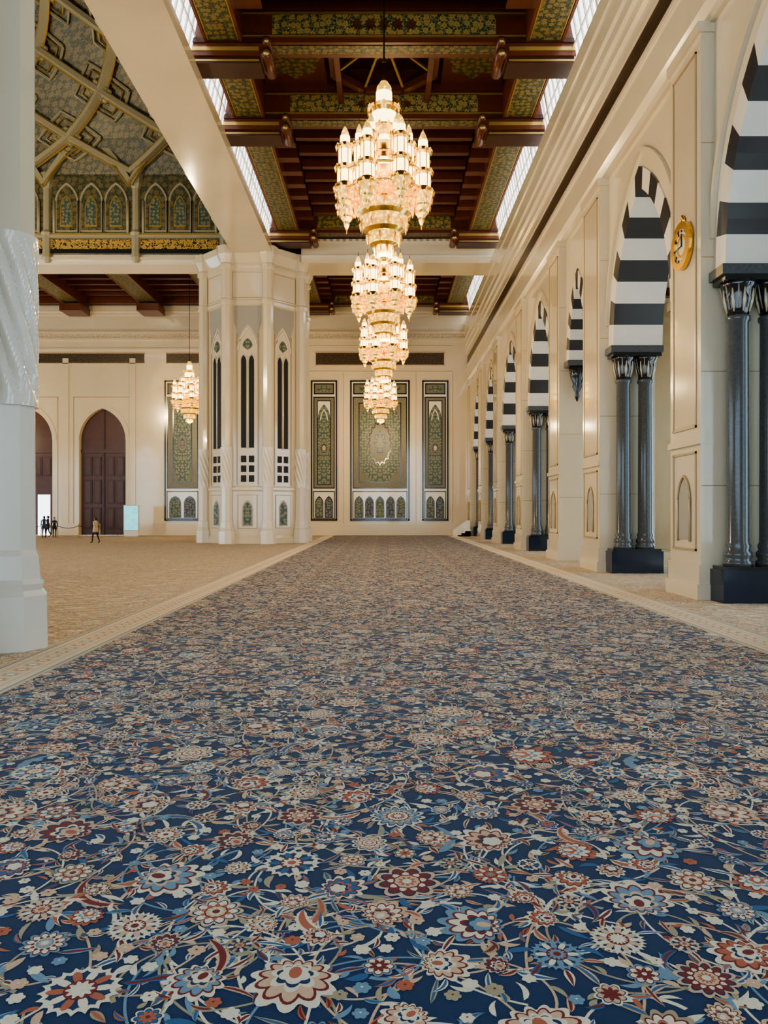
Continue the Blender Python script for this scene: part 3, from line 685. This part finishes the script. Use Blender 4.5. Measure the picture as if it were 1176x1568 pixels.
# ------------------------------------------------------------------ CHANDELIERS
def chand_mesh():
    mb = MB()
    def unit(x, y, z0, z1, r, n=12):
        H = z1-z0
        pf = [(0, .04), (.05, .10), (.10, .30), (.13, .34), (.17, .62), (.19, .66), (.27, .98), (.30, 1.0), (.34, .98), (.36, .74), (.48, .74), (.50, .86), (.53, .86), (.55, .62), (.70, .62), (.72, .74), (.75, .74), (.77, .5), (.84, .48), (.90, .28), (.94, .08), (1.0, .03)]
        gold = {0, 2, 4, 7, 8, 11, 12, 15, 16, 20}
        def mm(i): return 'gold' if i in gold else ('crystal_hot' if i in (9, 13, 17) else 'crystal')
        mb.lathe(x, y, [(z0+H*a, r*b) for a, b in pf], n, mm)
        for f, rr in ((.31, 1.08), (.24, .9), (.52, .95), (.735, .85)):
            for k in range(10):
                a = k*2*pi/10; px, py = x+rr*r*cos(a), y+rr*r*sin(a); zz = z0+H*f
                mb.add([(px+.035, py, zz), (px-.035, py, zz), (px, py+.035, zz), (px, py-.035, zz), (px, py, zz+.06), (px, py, zz-.14)], [(0, 2, 4), (2, 1, 4), (1, 3, 4), (3, 0, 4), (0, 2, 5), (2, 1, 5), (1, 3, 5), (3, 0, 5)], 'crystal' if k % 2 else 'gold')
        for k in range(6):
            a = k*pi/3
            for f0, f1, q in ((.36, .5, .78), (.55, .71, .66)): mb.tube([(x+q*r*cos(a), y+q*r*sin(a), z0+H*f0), (x+q*r*cos(a), y+q*r*sin(a), z0+H*f1)], .016, 'gold', 4)
    cp = [(8.85, .03), (8.95, .12), (9.1, .22), (9.25, .24), (9.3, .40), (9.5, .42), (9.6, .45), (9.68, .58), (9.9, .62), (10.0, .66), (10.1, .76), (10.35, .8), (10.45, .72), (10.6, .45), (11.2, .42), (11.3, .52), (11.5, .52), (11.6, .42),
          (12.0, .42), (12.1, .5), (12.4, .5), (12.5, .36), (12.85, .36), (12.95, .42), (13.05, .42), (13.1, .22), (13.45, .22), (13.6, .2), (13.75, .1), (13.95, .03)]
    gset = {0, 3, 6, 9, 11, 12, 14, 16, 17, 20, 22, 24, 28}
    mb.lathe(0, 0, cp, 24, lambda i: 'gold' if i in gset else ('crystal_hot' if i in (15, 18, 21, 25) else 'crystal'))
    for r, z, n in ((.82, 10.3, 24), (.64, 9.85, 18), (.46, 9.5, 14), (.54, 12.4, 14), (.45, 13.0, 12), (.27, 9.2, 10)):
        for k in range(n):
            a = 2*pi*k/n; px, py = r*cos(a), r*sin(a)
            mb.add([(px+.045, py, z), (px-.045, py, z), (px, py+.045, z), (px, py-.045, z), (px, py, z+.08), (px, py, z-.2)], [(0, 2, 4), (2, 1, 4), (1, 3, 4), (3, 0, 4), (0, 2, 5), (2, 1, 5), (1, 3, 5), (3, 0, 5)], 'crystal' if k % 2 else 'gold')
    for k in range(8):
        a = pi/8+k*pi/4; up = .0 if k % 2 else .12
        unit(1.13*cos(a), 1.13*sin(a), 9.75+up, 12.35+up, .27)
        mb.tube([(.4*cos(a), .4*sin(a), 11.0), (.8*cos(a), .8*sin(a), 10.75), (1.1*cos(a), 1.1*sin(a), 11.0)], .03, 'gold', 5)
    for k in range(6):
        a = k*pi/3; unit(.68*cos(a), .68*sin(a), 10.1, 12.75, .22)
    for r, z in ((1.13, 10.62), (1.13, 11.1), (.68, 11.6)):
        P = [(r*cos(2*pi*k/32), r*sin(2*pi*k/32), z) for k in range(33)]; mb.tube(P, .035, 'gold', 5)
    mb.tube([(0, 0, 13.9), (0, 0, 20.95)], .022, 'black_marble', 6)
    mb.lathe(0, 0, [(20.4, .05), (20.5, .2), (20.95, .25)], 12, 'gold')
    return mb.mesh('chandelier_mesh')
cm = chand_mesh()
def chand(x, y, s=1, z=0, power=1100):
    o = bpy.data.objects.new('crystal_chandelier', cm); bpy.context.collection.objects.link(o); o.location = (x, y, z); o.scale = (s, s, s)
    l = bpy.data.lights.new('lamp', 'POINT'); l.energy = power; l.color = (1, .75, .42); l.shadow_soft_size = .12
    lo = bpy.data.objects.new('lamp', l); bpy.context.collection.objects.link(lo); lo.parent = o; lo.location = (0, 0, 8.7)
for p in ((0, 21), (0, 31.4), (0, 41.3), (-.25, 60), (-15.2, 60), (-35, 60)): chand(*p)
chand(-28, 32, 1.7, -.4, 6500)
# ------------------------------------------------------------------ small things at the back
mb = MB()
mb.box(-.62, .62, -.06, .06, .45, 2.55, 'screen_frame'); mb.box(-.56, .56, -.075, -.06, .52, 2.48, 'screen_glow'); mb.box(-.5, .5, -.25, .25, 0, .07, 'screen_frame'); mb.box(-.58, .58, -.1, .1, .07, .45, 'marble_white')
mb.obj('display_screen', loc=(-20.4, 62, .012))
mb = MB()
mb.ext([(0, 0, 0), (1.35, 0, 0), (1.35, 0, 1.3), (1.15, 0, 1.3), (0, 0, .45)], (0, .9, 0), 'marble_white')
for k in range(4): mb.box(.3*k, 1.35, -.5, 0, .0, .12+.16*k, 'marble_white')
mb.obj('stone_steps', loc=(5.7, 63.0, .014))
def barrier(x0, x1, y, n):
    mb = MB()
    for k in range(n):
        x = x0+(x1-x0)*k/(n-1)
        mb.lathe(x, y, [(0, .17), (.03, .17), (.05, .03), (.95, .03), (.97, .06), (1.05, .05)], 12, 'gold_soft')
        if k < n-1:
            x2 = x0+(x1-x0)*(k+1)/(n-1)
            mb.tube([(x+(x2-x)*t/8, y, .9-.18*sin(pi*t/8)) for t in range(9)], .025, 'rope', 6)
    mb.obj('rope_barrier', loc=(0, 0, .012))
barrier(-25.5, -22.2, 60, 3); barrier(-36, -27, 60.5, 5); barrier(9.9, 11.9, 26, 2)
# ------------------------------------------------------------------ PEOPLE
def person(loc, yaw, stride, top, low, h=1.68, arm=.3):
    S = []; E = []; R = []
    def J(p, r, parent=None):
        S.append(p); R.append(r)
        if parent is not None: E.append((parent, len(S)-1))
        return len(S)-1
    pel = J((0, 0, .93), .125); sp = J((0, 0, 1.08), .11, pel); ch = J((0, .01, 1.27), .13, sp); nb = J((0, 0, 1.42), .075, ch); J((0, .012, 1.52), .05, nb)
    hands = []
    for s in (-1, 1):
        sw = s*arm
        sh = J((s*.165, 0, 1.385), .062, nb); el = J((s*.225, -.02+sw*.35, 1.12), .043, sh)
        wr = J((s*.225, .06+sw*.85, .90), .028, el); J((s*.222, .08+sw*.95, .83), .03, wr); hands.append(((s*.222, .08+sw*.95, .83), s, sw))
        st = -s*stride
        hp = J((s*.09, 0, .86), .098, pel); kn = J((s*.095, st*.5+.05, .49), .062, hp); an = J((s*.095, st-.02, .09+.04*(st < 0)), .042, kn)
        J((s*.10, st+.06, .04+.01*(st < 0)), .036, an); J((s*.105, st+.15, .032), .03, len(S)-1)
    me = bpy.data.meshes.new('b'); me.from_pydata(S, E, []); ob = bpy.data.objects.new('b', me); bpy.context.collection.objects.link(ob)
    md = ob.modifiers.new('s', 'SKIN'); md.use_smooth_shade = True
    for i, r in enumerate(R): me.skin_vertices[0].data[i].radius = (r, r*.86)
    me.skin_vertices[0].data[0].use_root = True
    ob.modifiers.new('d', 'SUBSURF').levels = 2
    bpy.context.view_layer.update(); dg = bpy.context.evaluated_depsgraph_get()
    ev = bpy.data.meshes.new_from_object(ob.evaluated_get(dg)); bpy.data.objects.remove(ob)
    mb = MB()
    for p in ev.polygons:
        c = p.center; m = top
        if c.z > 1.46: m = 'skin'
        elif c.z < .07: m = 'shoe'
        elif c.z < .84 and abs(c.x) < .19: m = low
        elif abs(c.x) > .17 and c.z < .9: m = 'skin'
        mb.f.append(tuple(p.vertices)); mb.m.append(m); mb.sm.append(True)
    mb.v = [tuple(v.co) for v in ev.vertices]
    mb.lathe(0, 0, [(.72, .19), (.95, .165), (1.1, .135)], 20, top, fn=lambda r, a, z: r*(1 if abs(cos(a)) > .5 else .85))
    hc = (0, .02, 1.60); n1, n2 = 14, 20; vs = []
    for i in range(n1+1):
        ph = pi*i/n1
        for k in range(n2):
            th = 2*pi*k/n2; x = .073*sin(ph)*cos(th); y = .092*sin(ph)*sin(th); z = .112*cos(ph)
            if y > 0 and z < 0: y *= .9; x *= 1-.25*(-z/.112)
            if y > .05 and abs(x) < .018 and -.035 < z < .02: y += .018*(1-(z+.035)/.055*.7)
            if y > .05 and .02 < abs(x) < .045 and 0 < z < .025: y -= .008
            vs.append((hc[0]+x, hc[1]+y, hc[2]+z))
    for i in range(n1):
        for k in range(n2):
            f = (i*n2+k, i*n2+(k+1) % n2, (i+1)*n2+(k+1) % n2, (i+1)*n2+k)
            c = sum((Vector(vs[q]) for q in f), Vector())/4-Vector(hc)
            mb.add([vs[q] for q in f], [(0, 1, 2, 3)], 'hair' if (c.z > .055 or (c.y < .01 and c.z > -.075)) else 'skin', True)
    for s in (-1, 1):
        mb.lathe(s*.028, hc[1]+.083, [(1.603, .004), (1.608, .009), (1.613, .004)], 8, 'hair')
        mb.tube([(s*.074, .015, 1.615), (s*.082, .005, 1.60), (s*.074, .015, 1.575)], .009, 'skin', 6)
    mb.tube([(-.022, .103, 1.555), (0, .109, 1.553), (.022, .103, 1.555)], .005, 'shoe', 5)
    mb.lathe(0, -.035, [(1.50, .06), (1.56, .078), (1.64, .08), (1.70, .055), (1.72, .01)], 14, 'hair')
    for (p, s, sw) in hands:
        p = Vector(p)
        for k, ln in enumerate((.065, .075, .07, .055)):
            o = Vector((0, -.024+.016*k, -.015)); q = p+o
            mb.tube([q, q+Vector((-s*.003, .004, -ln*.45)), q+Vector((-s*.012, .008, -ln*.8)), q+Vector((-s*.024, .01, -ln))], [.009, .0085, .008, .006], 'skin', 6)
        mb.tube([p+Vector((0, .02, .02)), p+Vector((-s*.012, .045, -.01)), p+Vector((-s*.018, .05, -.04))], [.011, .009, .007], 'skin', 6)
    o = mb.obj('visitor', loc=loc, fix=True); o.rotation_euler = (0, 0, yaw); k = h/1.72; o.scale = (k, k, k)
person((-18.4, 49, .012), math.radians(60), .24, 'cloth_cream', 'cloth_dark')
person((-25.1, 58.5, .012), math.radians(-150), .05, 'cloth_dark', 'cloth_dark', 1.6)
person((-25.75, 58.2, .012), math.radians(30), .06, 'cloth_blue', 'cloth_dark', 1.7)
person((-26.9, 61.5, .012), math.radians(100), .16, 'cloth_dark', 'cloth_blue', 1.7)
# ------------------------------------------------------------------ enclosing walls left and rear with arched openings
mb = MB()
lb = [(-5+8*k, 0+8*k) for k in range(9)]; lp = [(-8, -5)]+[(0+8*k, 3+8*k) for k in range(8)]+[(64, 67)]
arch_wall(mb, lambda u, w, z: (w, u, z), lb, lp, -50, -51, 22, lambda a, b: 8, lambda a, b: 3.6, 0, 'marble', stripe=False, ring=0)
mb.obj('wall_left')
mb = MB()
rb = [(-46+7*k, -41+7*k) for k in range(8)]; rpz = [(-50, -46)]+[(-41+7*k, -39+7*k) for k in range(7)]+[(8, 16)]
arch_wall(mb, lambda u, w, z: (u, w, z), rb, rpz, -8, -9, 22, lambda a, b: 10, lambda a, b: 4.5, 0, 'marble', stripe=False, ring=0)
mb.obj('wall_rear')
# ------------------------------------------------------------------ world, camera
w = bpy.data.worlds.new('World'); bpy.context.scene.world = w; w.use_nodes = True
bg = w.node_tree.nodes['Background']; bg.inputs[0].default_value = (.58, .79, 1.0, 1); bg.inputs[1].default_value = 5.4
try: bpy.context.scene.view_settings.look = 'AgX - Medium High Contrast'
except Exception: pass
cd = bpy.data.cameras.new('Camera'); cam = bpy.data.objects.new('Camera', cd); bpy.context.collection.objects.link(cam)
cam.location = (0, 0, 2.0); cam.rotation_euler = (pi/2, 0, 0); cd.lens = 27; cd.sensor_width = 36; cd.clip_end = 300; cd.clip_start = .05
bpy.context.scene.camera = cam
